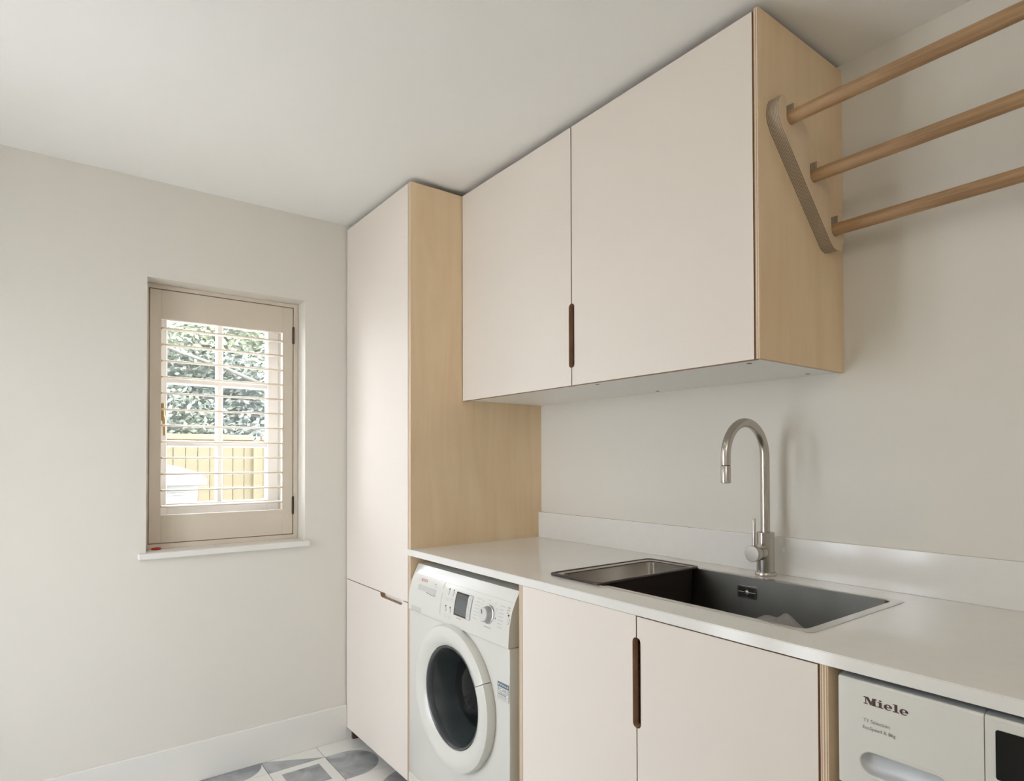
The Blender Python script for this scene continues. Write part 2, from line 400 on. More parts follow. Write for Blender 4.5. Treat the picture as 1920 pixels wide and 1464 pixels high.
for z0, z1 in ((1.733, 1.806), (.992, 1.069)):
    bm = tube([(-.088, py1+.001, z0), (-.088, py1+.001, z1)], .0042, 10)
    box(bm, -.0905, -.0885, py1-.0035, py1+.0045, z0+.004, z1-.004)
    mk('hinge', bm, M_bronze, sh)
# red trinket on the sill
rt = thing('red_trinket', (-.068, -1.346, .8858), 'small red oval trinket on the left end of the window sill', 'trinket')
bm = lathe([(0, 0), (.015, 0), (.018, .003), (.016, .007), (.008, .009), (0, .0095)], (-.068, -1.346, .8858), 'z', 24)
for v in bm.verts: v.co.x = -.068+(v.co.x+.068)*.75
mk('body', bm, M_redp, rt, True, auto=45)
mk('clip', B(-.070, -.066, -1.3475, -1.3445, .8948, .9045, .001), M_paper, rt)

# ------------------------------------------------------------------ cabinets
D = .619; DT = .019
def pill_v(xc, z0, z1, r):   # not used directly
    pass
# tall cabinet
GX0, GX = .5885, .6075
tall = thing('tall_cabinet', (.30, -.31, 0), 'tall floor-to-ceiling cupboard with cream doors and birch plywood side', 'cabinet')
o = mk('side_panel', B(GX0, GX, -D, -.0005, 0, 2.2507), [M_ply, M_edge], tall)
for f in o.data.polygons:
    if f.normal.y < -.5 or abs(f.normal.z) > .5: f.material_index = 1
mk('body', B(.0312, GX0-.0005, -.575, -.001, .0525, 2.245), M_white, tall)
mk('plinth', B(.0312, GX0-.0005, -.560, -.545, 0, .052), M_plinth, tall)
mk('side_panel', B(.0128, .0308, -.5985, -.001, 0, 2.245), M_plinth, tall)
mk('door', B(.006, .5850, -D, -D+DT, .7040, 2.2507, .0006), [M_lam, M_edgeD], tall)
# lower door with half-pill grip cut in its top edge
zt = .7012; gx0, gx1, gd = .3500, .5430, .0175
pts = [(.006, .0525), (.5850, .0525), (.5850, zt), (gx1+.001, zt)]
pts += [(gx1-gd+gd*math.cos(math.radians(a)), zt-gd*math.sin(math.radians(a))) for a in range(0, 91, 15)]
pts += [(gx0+gd-gd*math.sin(math.radians(a)), zt-gd*math.cos(math.radians(a))) for a in range(0, 91, 15)]
pts += [(gx0-.001, zt), (.006, zt)]
mk('door', prism(pts, 'y', -D, -D+DT, 0, 1), [M_lam, M_edgeD], tall)
mk('grip_backing', B(gx0-.02, gx1+.02, -D+DT+.001, -D+DT+.012, .66, .73), M_white, tall)
mk('grip_lip', B(.02, .582, -D+DT+.0005, -.576, .7042, .72), M_white, tall)

# wall cabinets
W = .396; ZB0, ZT = 1.4534, 2.2507
def door_notch(x0, x1, z0, z1, side, s0, s1, r):
    """door outline with half a pill grip on one vertical edge"""
    if side == 'R':
        pts = [(x0, z0), (x1, z0), (x1, s0)] + [(x1-r*math.sin(math.radians(a)), s0+r-r*math.cos(math.radians(a))) for a in range(15, 91, 15)]
        pts += [(x1-r*math.cos(math.radians(a)), s1-r+r*math.sin(math.radians(a))) for a in range(0, 76, 15)] + [(x1, s1), (x1, z1), (x0, z1)]
    else:
        pts = [(x0, z0), (x1, z0), (x1, z1), (x0, z1), (x0, s1)] + [(x0+r*math.sin(math.radians(a)), s1-r+r*math.cos(math.radians(a))) for a in range(15, 91, 15)]
        pts += [(x0+r*math.cos(math.radians(a)), s0+r-r*math.sin(math.radians(a))) for a in range(0, 76, 15)] + [(x0, s0)]
    return pts
XG = 1.2323; XM = 1.2440
def cap(x, y, z, par, m):
    mk('screw_cover', lathe([(0, .0), (.0055, 0), (.0065, .0012), (.0065, .004)], (x, y, z-.0012), 'z', 14), m, par)
c1 = thing('wall_cabinet', (.92, -.2, ZB0), 'left wall cupboard with cream door, beside the tall cupboard', 'cabinet')
mk('body', B(GX+.001, XM-.0005, -W+DT+.016, -.001, ZB0+.0206, ZT-.003), M_inner, c1)
mk('bottom_panel', B(GX+.001, XM-.0006, -W+DT+.0006, -.001, ZB0+.0025, ZB0+.0205, .0004), M_white, c1)
mk('door', prism(door_notch(GX+.0035, XG-.0019, ZB0, ZT, 'R', 1.5075, 1.7045, .0105), 'y', -W, -W+DT, 0, 1), [M_lam, M_edgeD], c1)
c2 = thing('wall_cabinet', (1.55, -.2, ZB0), 'right wall cupboard with wider cream door and exposed birch plywood end panel', 'cabinet')
mk('body', B(XM+.0005, 1.8470, -W+DT+.016, -.001, ZB0+.0206, ZT-.003), M_inner, c2)
mk('bottom_panel', B(XM+.0006, 1.8470, -W+DT+.0006, -.001, ZB0+.0025, ZB0+.0205, .0004), M_white, c2)
mk('door', prism(door_notch(XG+.0019, 1.8435, ZB0, ZT, 'L', 1.5075, 1.7045, .0105), 'y', -W, -W+DT, 0, 1), [M_lam, M_edgeD], c2)
o = mk('side_panel', B(1.8475, 1.8590, -W, -.0005, ZB0, ZT+.004), [M_ply, M_edge], c2)
for f in o.data.polygons:
    if f.normal.y < -.5 or abs(f.normal.z) > .5: f.material_index = 1
for x, y in ((.655, -.33), (1.18, -.345), (1.163, -.045)): cap(x, y, ZB0+.0025, c1, M_white)
for x, y in ((1.284, -.338), (1.2686, -.0395), (1.7926, -.334), (1.782, -.0395)): cap(x, y, ZB0+.0025, c2, M_edgeD)

# worktop with sink cut-out
SX0, SX1, SY0, SY1 = 1.3000, 2.0330, -.5270, -.1160
def slab_hole(xs, ys, z0, z1):
    bm = bmesh.new(); V = {}
    def v(i, j, k):
        if (i, j, k) not in V: V[i, j, k] = bm.verts.new((xs[i], ys[j], (z0, z1)[k]))
        return V[i, j, k]
    for i in range(3):
        for j in range(3):
            if (i, j) == (1, 1): continue
            for k in (0, 1): bm.faces.new((v(i, j, k), v(i+1, j, k), v(i+1, j+1, k), v(i, j+1, k)))
    for i in range(3):
        for j in (0, 3): bm.faces.new((v(i, j, 0), v(i+1, j, 0), v(i+1, j, 1), v(i, j, 1)))
        for j in (0, 3): bm.faces.new((v(j, i, 0), v(j, i+1, 0), v(j, i+1, 1), v(j, i, 1)))
    for j in (1, 2):
        bm.faces.new((v(1, j, 0), v(2, j, 0), v(2, j, 1), v(1, j, 1))); bm.faces.new((v(j, 1, 0), v(j, 2, 0), v(j, 2, 1), v(j, 1, 1)))
    bmesh.ops.recalc_face_normals(bm, faces=bm.faces); return bm
bm = slab_hole((GX+.0003, SX0, SX1, XR-.0005), (-.6225, SY0, SY1, -.0005), .8775, .9)
es = [e for e in bm.edges if all(abs(v.co.y+.6225) < 1e-5 and abs(v.co.z-.9) < 1e-5 for v in e.verts)]
bmesh.ops.bevel(bm, geom=es, offset=.0015, segments=2, affect='EDGES')
box(bm, GX0-.001, GX+.0003, -.6225, -.6193, .8775, .9)
tag(mk('worktop', bm, M_quartz), 'long white stone worktop running over the washing machine and dryer', 'worktop')
tag(mk('upstand', B(GX+.0004, XR-.0006, -.0174, -.0005, .9001, 1.00525, .0008), M_quartz), 'low white stone upstand along the wall behind the sink', 'upstand')

# sink base cabinet
LB0 = .100
bc = thing('sink_cabinet', (1.68, -.31, 0), 'two-door cream cupboard under the sink with plywood sides', 'cabinet')
for a, b in ((1.2551, 1.2692), (2.0985, 2.1122)):
    o = mk('side_panel', B(a, b, -D, -.0005, 0, .8770), [M_ply, M_edge], bc)
    for f in o.data.polygons:
        if f.normal.y < -.5 or abs(f.normal.z) > .5: f.material_index = 1
LG = 1.6868
mk('door', prism(door_notch(1.2708, LG-.0014, LB0, .8757, 'R', .6250, .8265, .0105), 'y', -D, -D+DT, 0, 1), [M_lam, M_edgeD], bc)
mk('door', prism(door_notch(LG+.0014, 2.0945, LB0, .8740, 'L', .6250, .8265, .0105), 'y', -D, -D+DT, 0, 1), [M_lam, M_edgeD], bc)
bm = B(1.2694, 2.0983, -.58, -.02, LB0+.001, LB0+.019); box(bm, 1.2694, 2.0983, -.02, -.006, LB0+.001, .876)
box(bm, LG-.022, LG+.022, -.585, -.555, LB0+.02, .876); box(bm, 1.2694, 2.0983, -.598, -.556, .8745, .8772)
mk('body', bm, M_inner, bc)
mk('plinth', B(1.2694, 2.0983, -.56, -.545, 0, LB0-.001), M_inner, bc)
# cupboard beyond the dryer, past the right edge of the view
b2 = thing('base_cabinet', (3.1, -.31, 0), 'cream single-door cupboard to the right of the tumble dryer', 'cabinet')
mk('body', B(2.7605, XR-.003, -.597, -.001, .1, .8770), M_white, b2)
mk('door', B(2.7605, XR-.003, -D, -.5985, .1, .8750, .0008), M_lam, b2)
mk('plinth', B(2.7605, XR-.003, -.56, -.545, 0, .099), M_inner, b2)
o = mk('side_panel', B(2.7460, 2.7600, -D, -.0005, 0, .8770), M_ply, b2)

# ------------------------------------------------------------------ sink, tray, cloth
sk = thing('kitchen_sink', (1.66, -.32, .7), 'rectangular stainless steel sink set into the white worktop', 'sink')
def loop_bowl(rings):
    bm = bmesh.new(); L = []
    for (x0, x1, y0, y1, r, z) in rings: L.append([bm.verts.new((p[0], p[1], z)) for p in rrect(x0, x1, y0, y1, r)])
    n = len(L[0])
    for a, b in zip(L, L[1:]):
        for i in range(n): bm.faces.new((a[i], a[(i+1) % n], b[(i+1) % n], b[i]))
    return bm, L
RX0, RX1, RY0, RY1 = 1.2900, 2.0425, -.5355, -.1075
BX0, BX1, BY0, BY1 = 1.3060, 2.0190, -.5180, -.1270
ring = [(RX0, RX1, RY0, RY1, .016, .9003), (RX0+.0008, RX1-.0008, RY0+.0008, RY1-.0008, .016, .9015), (BX0-.003, BX1+.003, BY0-.003, BY1+.003, .020, .9015), (BX0, BX1, BY0, BY1, .018, .8995)]
bm, _ = loop_bowl(ring); bmesh.ops.recalc_face_normals(bm, faces=bm.faces)
mk('rim', bm, M_rim, sk)
bm, L = loop_bowl([(BX0, BX1, BY0, BY1, .018, .8995), (BX0+.002, BX1-.002, BY0+.002, BY1-.002, .018, .735), (BX0+.008, BX1-.008, BY0+.008, BY1-.008, .02, .716), (BX0+.022, BX1-.022, BY0+.022, BY1-.022, .02, .708)])
bm.faces.new(L[-1]); bmesh.ops.recalc_face_normals(bm, faces=bm.faces); bmesh.ops.reverse_faces(bm, faces=bm.faces)
mk('bowl', bm, M_steel2, sk, True, auto=35)
dn = mk('drain', lathe([(.0, .0035), (.03, .003), (.042, .004), (.045, .0002)], (1.80, -.32, .708), 'z', 24), M_rim, sk, True)
oy = BY1-.0015
bm = bmesh.new(); pts = rrect(1.6235, 1.6815, .8415, .8745, .004, 3); pin = rrect(1.6275, 1.6775, .8455, .8705, .003, 3)
va = [bm.verts.new((p[0], oy-.002, p[1])) for p in pts]; vb = [bm.verts.new((p[0], oy-.002, p[1])) for p in pin]; vc = [bm.verts.new((p[0], oy+.0012, p[1])) for p in pin]; vd = [bm.verts.new((p[0], oy+.0012, p[1])) for p in pts]
n = len(va)
for i in range(n):
    k = (i+1) % n
    bm.faces.new((va[i], va[k], vb[k], vb[i])); bm.faces.new((vb[i], vb[k], vc[k], vc[i])); bm.faces.new((vd[i], vd[k], va[k], va[i]))
bmesh.ops.recalc_face_normals(bm, faces=bm.faces)
ov = mk('overflow', bm, M_rim, sk)
mk('overflow_hole', B(1.6276, 1.6774, oy+.0002, oy+.0010, .8456, .8704), M_dark, ov)
bm = tube([(1.6277, oy-.0010, .8580), (1.6773, oy-.0010, .8580)], .0013, 8)
lathe([(0, .004), (.0035, .0035), (.006, .0012), (.006, -.0005)], (1.6525, oy-.0008, .8580), '-y', 16, bm=bm)
tube([(1.6525, oy-.0006, .8458), (1.6525, oy-.0006, .8702)], .0011, 8, bm)
mk('overflow_bar', bm, M_rim, ov, True, auto=45)
tr = thing('sink_tray', (1.39, -.33, .82), 'shallow steel insert tray with dark rim over the left end of the sink', 'tray')
TX, TXX, TYY, TYZ = 1.2915, 1.4915, -.5425, -.1160
ring = [(TX, TXX, TYY, TYZ, .018, .9018), (TX, TXX, TYY, TYZ, .018, .9055), (TX+.001, TXX-.001, TYY+.001, TYZ-.001, .018, .9068), (TX+.0075, TXX-.0075, TYY+.0075, TYZ-.0075, .018, .9068), (TX+.0085, TXX-.0085, TYY+.0085, TYZ-.0085, .018, .9050), (TX+.0085, TXX-.0085, TYY+.0085, TYZ-.0085, .018, .9018)]
bm, _ = loop_bowl(ring+[ring[0]]); bmesh.ops.remove_doubles(bm, verts=bm.verts, dist=1e-5); bmesh.ops.recalc_face_normals(bm, faces=bm.faces)
mk('rim', bm, M_gasket, tr, True, auto=50)
a, b, c, d = BX0+.006, TXX-.0086, BY0+.006, BY1-.006
bm, L = loop_bowl([(TX+.0086, TXX-.0086, TYY+.0086, TYZ-.0086, .018, .9045), (a, b, c, d, .02, .8985), (a+.003, b-.003, c+.003, d-.003, .022, .80), (a+.012, b-.012, c+.012, d-.012, .024, .786)])
bm.faces.new(L[-1]); bmesh.ops.recalc_face_normals(bm, faces=bm.faces); bmesh.ops.reverse_faces(bm, faces=bm.faces)
o = mk('bowl', bm, M_steel, tr, True, auto=35)
bm, L = loop_bowl([(a-.0012, b+.0012, c-.0012, d+.0012, .02, .9015), (a+.0018, b-.0018, c+.0018, d-.0018, .022, .80), (a+.011, b-.011, c+.011, d-.011, .024, .7845)])
bm.faces.new(L[-1]); bmesh.ops.recalc_face_normals(bm, faces=bm.faces)
mk('outer_shell', bm, M_gasket, tr, True, auto=35)
# grey dishcloth, folded like a tent against the front wall of the bowl
bm = bmesh.new(); NU, NV = 18, 10; Vt = []
for i in range(NU+1):
    row = []; u = i/NU
    for j in range(NV+1):
        v = j/NV
        x = 1.795+.20*u; peak = .872-.085*abs(u-.40)**1.1-.03*max(0, u-.75)
        t = v*2-1; y = -.325+.055*t+.012*math.sin(9*u+2*t)
        z = .7115+(peak-.7115)*(1-abs(t)**1.5)+.006*math.sin(17*u+3*t)*(1-abs(t))
        row.append(bm.verts.new((x, y, max(z, .7105))))
    Vt.append(row)
for i in range(NU):
    for j in range(NV): bm.faces.new((Vt[i][j], Vt[i+1][j], Vt[i+1][j+1], Vt[i][j+1]))
o = mk('dishcloth', bm, M_cloth, None, True)
sd = o.modifiers.new('thick', 'SOLIDIFY'); sd.thickness = .0025; sd.offset = 0
tag(o, 'crumpled grey dishcloth lying inside the steel sink', 'cloth')

# ------------------------------------------------------------------ tap
TXC, TYC = 1.671, -.066
tp = thing('kitchen_tap', (TXC, TYC, .9), 'brushed steel swan-neck mixer tap behind the sink', 'tap')
mk('base', lathe([(0, .0002), (.0285, .0002), (.0288, .002), (.0288, .0085), (.0275, .0105), (.0, .0105)], (TXC, TYC, .9), 'z', 36), M_steel, tp, True, auto=40)
mk('body', lathe([(.0, .0106), (.0238, .0106), (.0238, .1205), (.0225, .122), (0, .122)], (TXC, TYC, .9), 'z', 36), M_steel, tp, True, auto=40)
R = .0930; zc = 1.2325
path = [(TXC, TYC, 1.0220), (TXC, TYC, 1.12)] + [(TXC, TYC-R+R*math.cos(math.radians(a)), zc+R*math.sin(math.radians(a))) for a in range(0, 181, 7)] + [(TXC, TYC-2*R, 1.2105)]
mk('spout', tube(path, .0124, 20), M_steel, tp, True, auto=50)
mk('collar', lathe([(0, 0), (.0112, 0), (.0112, .0018), (0, .0018)], (TXC, TYC-2*R, 1.2087), 'z', 20), M_dark, tp)
mk('spray_head', lathe([(0, 0), (.0118, 0), (.0128, .001), (.0128, .0445), (.0122, .0455), (0, .0455)], (TXC, TYC-2*R, 1.1632), 'z', 28), M_steel, tp, True, auto=40)
mk('valve', lathe([(0, .02), (.0195, .02), (.0195, .041), (0, .041)], (TXC, TYC, .9665), '-y', 30), M_steel, tp, True, auto=40)
kb = mk('handle', lathe([(0, .0425), (.0215, .0425), (.0222, .0435), (.0222, .068), (.021, .0695), (0, .0695)], (TXC, TYC, .9665), '-y', 34), M_steel, tp, True, auto=40)
mk('lever', tube([(TXC, TYC-.0565, .9880), (TXC, TYC-.0565, 1.0615), (TXC, TYC-.0565, 1.0625)], [.0048, .0048, .0042], 14), M_steel, kb, True, auto=45)

# ------------------------------------------------------------------ drying rods on a plywood bracket
RODS = [(-.3150, 2.0130), (-.2108, 1.9063), (-.1082, 1.7985)]; RR = .0152
def bracket_outline():
    r = .0162; P = []
    sl = [(y-r, y+r, z) for y, z in RODS]
    # front tip (rounded), going down the front wall of slot 1
    P += [(-.3655, 2.0110), (-.3655, 2.0230), (-.3620, 2.0390), (-.3540, 2.0510), (-.3450, 2.0570), (-.3375, 2.0560), (-.3320, 2.0490)]
    for k, (y0, y1, z) in enumerate(sl):
        yc = (y0+y1)/2
        P += [(y0, z+.012)] + [(yc+r*math.cos(math.radians(a)), z+r*math.sin(math.radians(a))) for a in range(180, 361, 20)]
        lt = z+.0405
        P += [(y1, lt), (y1+.008, lt+.0035), (y1+.0145, lt+.001)]
        if k < 2:
            ny = sl[k+1][0]
            P += [(ny-.034, z+.0130), (ny-.016, z+.0015), (ny-.006, z-.010), (ny-.001, z-.024), (ny, z-.035)]
        else:
            P += [(-.0720, 1.8290), (-.0610, 1.8080), (-.0590, 1.7950)]
    P += [(-.0605, 1.7790), (-.0680, 1.7630), (-.0800, 1.7535), (-.0960, 1.7495), (-.1120, 1.7525), (-.1250, 1.7600), (-.3480, 1.9785), (-.3600, 1.9950)]
    return P
BXF = 1.8592; BT = .0300
def bracket(x0, x1, label):
    th = thing('rod_bracket', ((x0+x1)/2, -.2, 1.75), label, 'bracket')
    mk('plate', prism(bracket_outline(), 'x', x0, x1, 0, 1), [M_plyf, M_edgeB], th)
bracket(BXF, BXF+BT, 'birch plywood hook bracket screwed to the end of the wall cupboard')
bracket(XR-.0005-BT, XR-.0005, 'birch plywood hook bracket fixed to the right-hand wall')
for k, ((y, z), lb) in enumerate(zip(RODS, ('uppermost round oak drying rod, highest slot of the plywood bracket', 'middle round oak drying rod between the two other rods', 'lowest round oak drying rod, closest to the back wall'))):
    bm = lathe([(0, 0), (RR-.001, 0), (RR, .001), (RR, XR-.001-BXF-.004), (RR-.001, XR-.001-BXF-.003), (0, XR-.001-BXF-.003)], (BXF+.001, y, z-.0009), 'x', 24)
    bmesh.ops.rotate(bm, verts=bm.verts, cent=(0, y, z), matrix=Matrix.Rotation(k*1.3, 3, 'X'))
    tag(mk('drying_rod', bm, M_oak, None, True, auto=40), lb, 'rod', 'oak drying rods')

# ------------------------------------------------------------------ lettering helpers
def text_mesh(body, size, extrude=0, bold=0, sx=1):
    cu = bpy.data.curves.new('t', 'FONT'); cu.body = body; cu.size = size; cu.offset = bold; cu.resolution_u = 3
    ob = bpy.data.objects.new('t', cu); COL.objects.link(ob)
    bpy.context.view_layer.update()
    me = bpy.data.meshes.new_from_object(ob.evaluated_get(bpy.context.evaluated_depsgraph_get()))
    bpy.data.objects.remove(ob); bpy.data.curves.remove(cu)
    bm = bmesh.new(); bm.from_mesh(me); bpy.data.meshes.remove(me)
    for v in bm.verts: v.co.x *= sx
    return bm
def put_text(name, body, x0, z0, width, yf, m, parent, bold=0, size=None, h=None):
    bm = text_mesh(body, 1, bold=bold)
    xs = [v.co.x for v in bm.verts]; s = width/(max(xs)-min(xs)); mx0 = min(xs)
    s2 = s if h is None else h/(max(v.co.y for v in bm.verts))
    for v in bm.verts:
        x = x0+(v.co.x-mx0)*s; z = z0+v.co.y*s2
        v.co = Vector((x, yf(z)-.0005, z))
    bmesh.ops.recalc_face_normals(bm, faces=bm.faces)
    return mk(name, bm, m, parent)
def patch(bm, x0, x1, z0, z1, yf, lift=.0005, n=1):
    for k in range(n):
        za, zb = z0+(z1-z0)*k/n, z0+(z1-z0)*(k+1)/n
        vs = [bm.verts.new(p) for p in ((x0, yf(za)-lift, za), (x1, yf(za)-lift, za), (x1, yf(zb)-lift, zb), (x0, yf(zb)-lift, zb))]
        bm.faces.new(vs)
    return bm

# ------------------------------------------------------------------ washing machine
FZ = [.69, .70, .75, .79, .82, .848]; FY = [-.632, -.632, -.628, -.619, -.606, -.590]
def fy(z):
    if z <= FZ[0]: return FY[0]
    for i in range(5):
        if z <= FZ[i+1]: t = (z-FZ[i])/(FZ[i+1]-FZ[i]); return FY[i]+t*(FY[i+1]-FY[i])
    return FY[-1]
MX0, MX1 = .6150, 1.2215
wm = thing('washing_machine', (.918, -.33, 0), 'white front-loading washing machine with round glass door under the worktop', 'washing machine')
bm = B(MX0, MX1, -.628, -.05, .012, .688, .006, seg=2)
mk('body', bm, M_app, wm, True, auto=40)
mk('top', B(MX0+.001, MX1-.001, -.585, -.05, .8285, .8470, .003), M_app, wm)
mk('upper_body', B(MX0+.002, MX1-.002, -.56, -.06, .688, .8283), M_app, wm)
mk('kick_panel', B(MX0+.004, MX1-.004, -.634, -.62, .014, .105, .003), M_app, wm)
for x in (MX0+.05, MX1-.05):
    for y in (-.58, -.1): mk('foot', lathe([(0, 0), (.02, 0), (.02, .013), (0, .013)], (x, y, 0), 'z', 14), M_dark, wm)
prof = [(fy(z), z) for z in (.6900, .70, .725, .75, .77, .79, .805, .82, .835, .848)]
prof = prof+[(-.5500, .848), (-.5500, .690)]
fa = mk('fascia', prism(prof, 'x', MX0, MX1), M_app2, wm, True, auto=30)
# control field outline
bm = bmesh.new(); patch(bm, .8405, 1.2200, .8155, .8161, fy); patch(bm, .8405, .8412, .708, .8155, fy, n=6)
mk('panel_line', bm, M_grey, fa)
bm = prism([(fy(z)-.0012, z) for z in (.7285, .745, .765, .785, .8005)]+[(fy(.8005)+.002, .8005), (fy(.7285)+.002, .7285)], 'x', .9235, .9950)
ds = mk('display_bezel', bm, M_dispf, wm)
bm = bmesh.new(); patch(bm, .9285, .9945, .7335, .7960, lambda z: fy(z)-.0012, n=4); mk('display', bm, M_disp, ds)
for k in range(3):
    z0 = .7300+k*.0237; z1 = z0+.0225
    bm = prism([(fy(z)-.0016, z) for z in (z0, (z0+z1)/2, z1)]+[(fy(z1)+.002, z1), (fy(z0)+.002, z0)], 'x', .9955, 1.0185)
    mk('side_button', bm, M_btn, ds)
    bm = bmesh.new(); patch(bm, 1.003, 1.011, (z0+z1)/2-.004, (z0+z1)/2+.004, lambda z: fy(z)-.0016); mk('button_mark', bm, M_lgrey, ds)
bm = bmesh.new(); patch(bm, .9935, 1.0200, .7283, .7290, lambda z: fy(z)-.0018); patch(bm, .9940, 1.0200, .8007, .8014, lambda z: fy(z)-.0018); patch(bm, 1.0190, 1.0200, .7283, .8014, lambda z: fy(z)-.0018, n=4)
mk('button_outline', bm, M_dispf, ds)
def oval(x, z, rx, rz, name, m, par, h=.002):
    bm = bmesh.new(); n = 18
    a = [bm.verts.new((x+rx*math.cos(2*math.pi*i/n), fy(z+rz*math.sin(2*math.pi*i/n))-h*.2, z+rz*math.sin(2*math.pi*i/n))) for i in range(n)]
    b = [bm.verts.new((x+.88*rx*math.cos(2*math.pi*i/n), fy(z+.88*rz*math.sin(2*math.pi*i/n))-h, z+.88*rz*math.sin(2*math.pi*i/n))) for i in range(n)]
    for i in range(n): bm.faces.new((a[i], a[(i+1) % n], b[(i+1) % n], b[i]))
    bm.faces.new(b); bmesh.ops.recalc_face_normals(bm, faces=bm.faces)
    return mk(name, bm, m, par, True, auto=40)
for x, z in ((.8755, .7900), (.9020, .7905), (.8715, .7365), (.8985, .7360)):
    b = oval(x, z, .0070, .0085, 'button', M_btn, wm); oval(x+.001, z+.0105, .003, .0022, 'indicator', M_ink, b, .0012)
    bm = bmesh.new()
    for q in range(2): patch(bm, x-.011+.003*q, x+.008, z-.020-.006*q, z-.0175-.006*q, fy)
    mk('button_caption', bm, M_lgrey, b)
# dial
KX, KZ = 1.1130, .7655
ky = fy(KZ); nrm = Vector((0, -1, .22)).normalized()
bm = lathe([(0, .0225), (.0195, .0225), (.0215, .0205), (.0245, .004), (.0275, .0025), (.0280, 0)], (0, 0, 0), '-y', 40, mats=[0, 0, 1, 2, 2])
bmesh.ops.rotate(bm, verts=bm.verts, cent=(0, 0, 0), matrix=Matrix.Rotation(-.16, 3, 'X')); bmesh.ops.translate(bm, verts=bm.verts, vec=(KX, ky-.0002, KZ))
kn = mk('programme_dial', bm, [M_btn, M_knob, M_redp], wm, True, auto=40)
for f in kn.data.polygons:
    if f.material_index == 2: f.material_index = 1
mk('dial_mark', B(KX-.003, KX-.0015, ky-.0250, ky-.0228, KZ+.006, KZ+.018), M_inkg, kn)
oval(1.1490, .7610, .0015, .0022, 'dial_index', M_ink, kn, .001)
bm = bmesh.new()
for k in range(7):
    z = .7985-.0098*k; dx = .002*(k % 2)
    patch(bm, 1.0370-.0008*k+dx, 1.0620-.003*(k == 6), z, z+.0028, fy)
    patch(bm, 1.1620, 1.1840+.004*((k+1) % 2), z-.0008, z+.0022, fy)
for x, z in ((1.075, .798), (1.074, .787), (1.104, .804), (1.137, .801), (1.15, .787)): patch(bm, x-.003, x+.003, z-.0022, z+.0022, fy)
mk('programme_print', bm, M_lgrey, fa)['kind'] = 'stuff'
bm = bmesh.new(); patch(bm, 1.1980, 1.2100, .7985, .8015, fy); patch(bm, 1.1960, 1.2120, .7920, .7945, fy); patch(bm, 1.1985, 1.2085, .7850, .7875, fy); patch(bm, 1.095, 1.132, .7270, .7295, fy); patch(bm, .9390, .9700, .7200, .7225, fy)
mk('print_marks', bm, M_grey, fa)['kind'] = 'stuff'
b = oval(1.2105, .7660, .0078, .0105, 'button', M_btn, wm); oval(1.2095, .7805, .0035, .003, 'indicator', M_ink, b, .0012)
# detergent drawer
bm = prism([(fy(z)-.0010, z) for z in (.712, .74, .77, .80, .8155)]+[(fy(.8155)+.002, .8155), (fy(.712)+.002, .712)], 'x', .6450, .8360)
dw = mk('drawer_front', bm, M_app2, wm, True, auto=30)
bm = bmesh.new(); n = 12; top = []; bot = []
for i in range(n+1):
    t = i/n; x = .6740+.1235*t
    zb = .7680 if t < .45 else .7680-.0042*math.sin(math.pi*(t-.45)/.55*.62)
    top.append(bm.verts.new((x, fy(.7842)-.0016, .7842))); bot.append(bm.verts.new((x, fy(zb)-.0016, zb)))
for i in range(n): bm.faces.new((bot[i], bot[i+1], top[i+1], top[i]))
bmesh.ops.recalc_face_normals(bm, faces=bm.faces)
gp = mk('drawer_grip', bm, M_lgrey, dw)
bm = bmesh.new(); pv = []
for i in range(9):
    t = .5+.5*i/8; x = .6740+.1235*t; zb = .7680-.0042*math.sin(math.pi*(t-.45)/.55*.62); pv.append((x, zb))
for (xa_, za), (xb_, zb) in zip(pv, pv[1:]):
    hgt = .0016
    bm.faces.new([bm.verts.new(p) for p in ((xa_, fy(za)-.0017, za-hgt), (xb_, fy(zb)-.0017, zb-hgt), (xb_, fy(zb)-.0017, zb+.0004), (xa_, fy(za)-.0017, za+.0004))])
mk('grip_shadow_gap', bm, M_inkg, gp)
put_text('brand_lettering', 'BOSCH', .6870, .7985, .0405, lambda z: fy(z)-.001, M_red, dw, bold=.015)
bm = lathe([(.0035, 0), (.0042, .0003), (.0035, .0006)], (.6795, fy(.8005)-.001, .8010), '-y', 16); mk('brand_emblem', bm, M_lgrey, dw)
bm = bmesh.new(); patch(bm, .7790, .7845, .7990, .8025, lambda z: fy(z)-.001); patch(bm, .7870, .7920, .7990, .8025, lambda z: fy(z)-.001); mk('model_print', bm, M_grey, dw)
bm = bmesh.new(); patch(bm, .7790, .8000, .7935, .7950, lambda z: fy(z)-.001); mk('model_print', bm, M_lgrey, dw)
# label stickers on the left of the fascia
yb = lambda z: -.628
bm = bmesh.new(); patch(bm, .6380, .7100, .6905, .7080, lambda z: fy(z)); lb = mk('energy_label', bm, M_lgrey, wm)
bm = bmesh.new()
for k in range(4): patch(bm, .6370, .6410, .672-.012*k, .676-.012*k, yb); patch(bm, .6440, .6900-.008*(k % 2), .672-.012*k, .6745-.012*k, yb)
mk('label_print', bm, M_paper, lb)
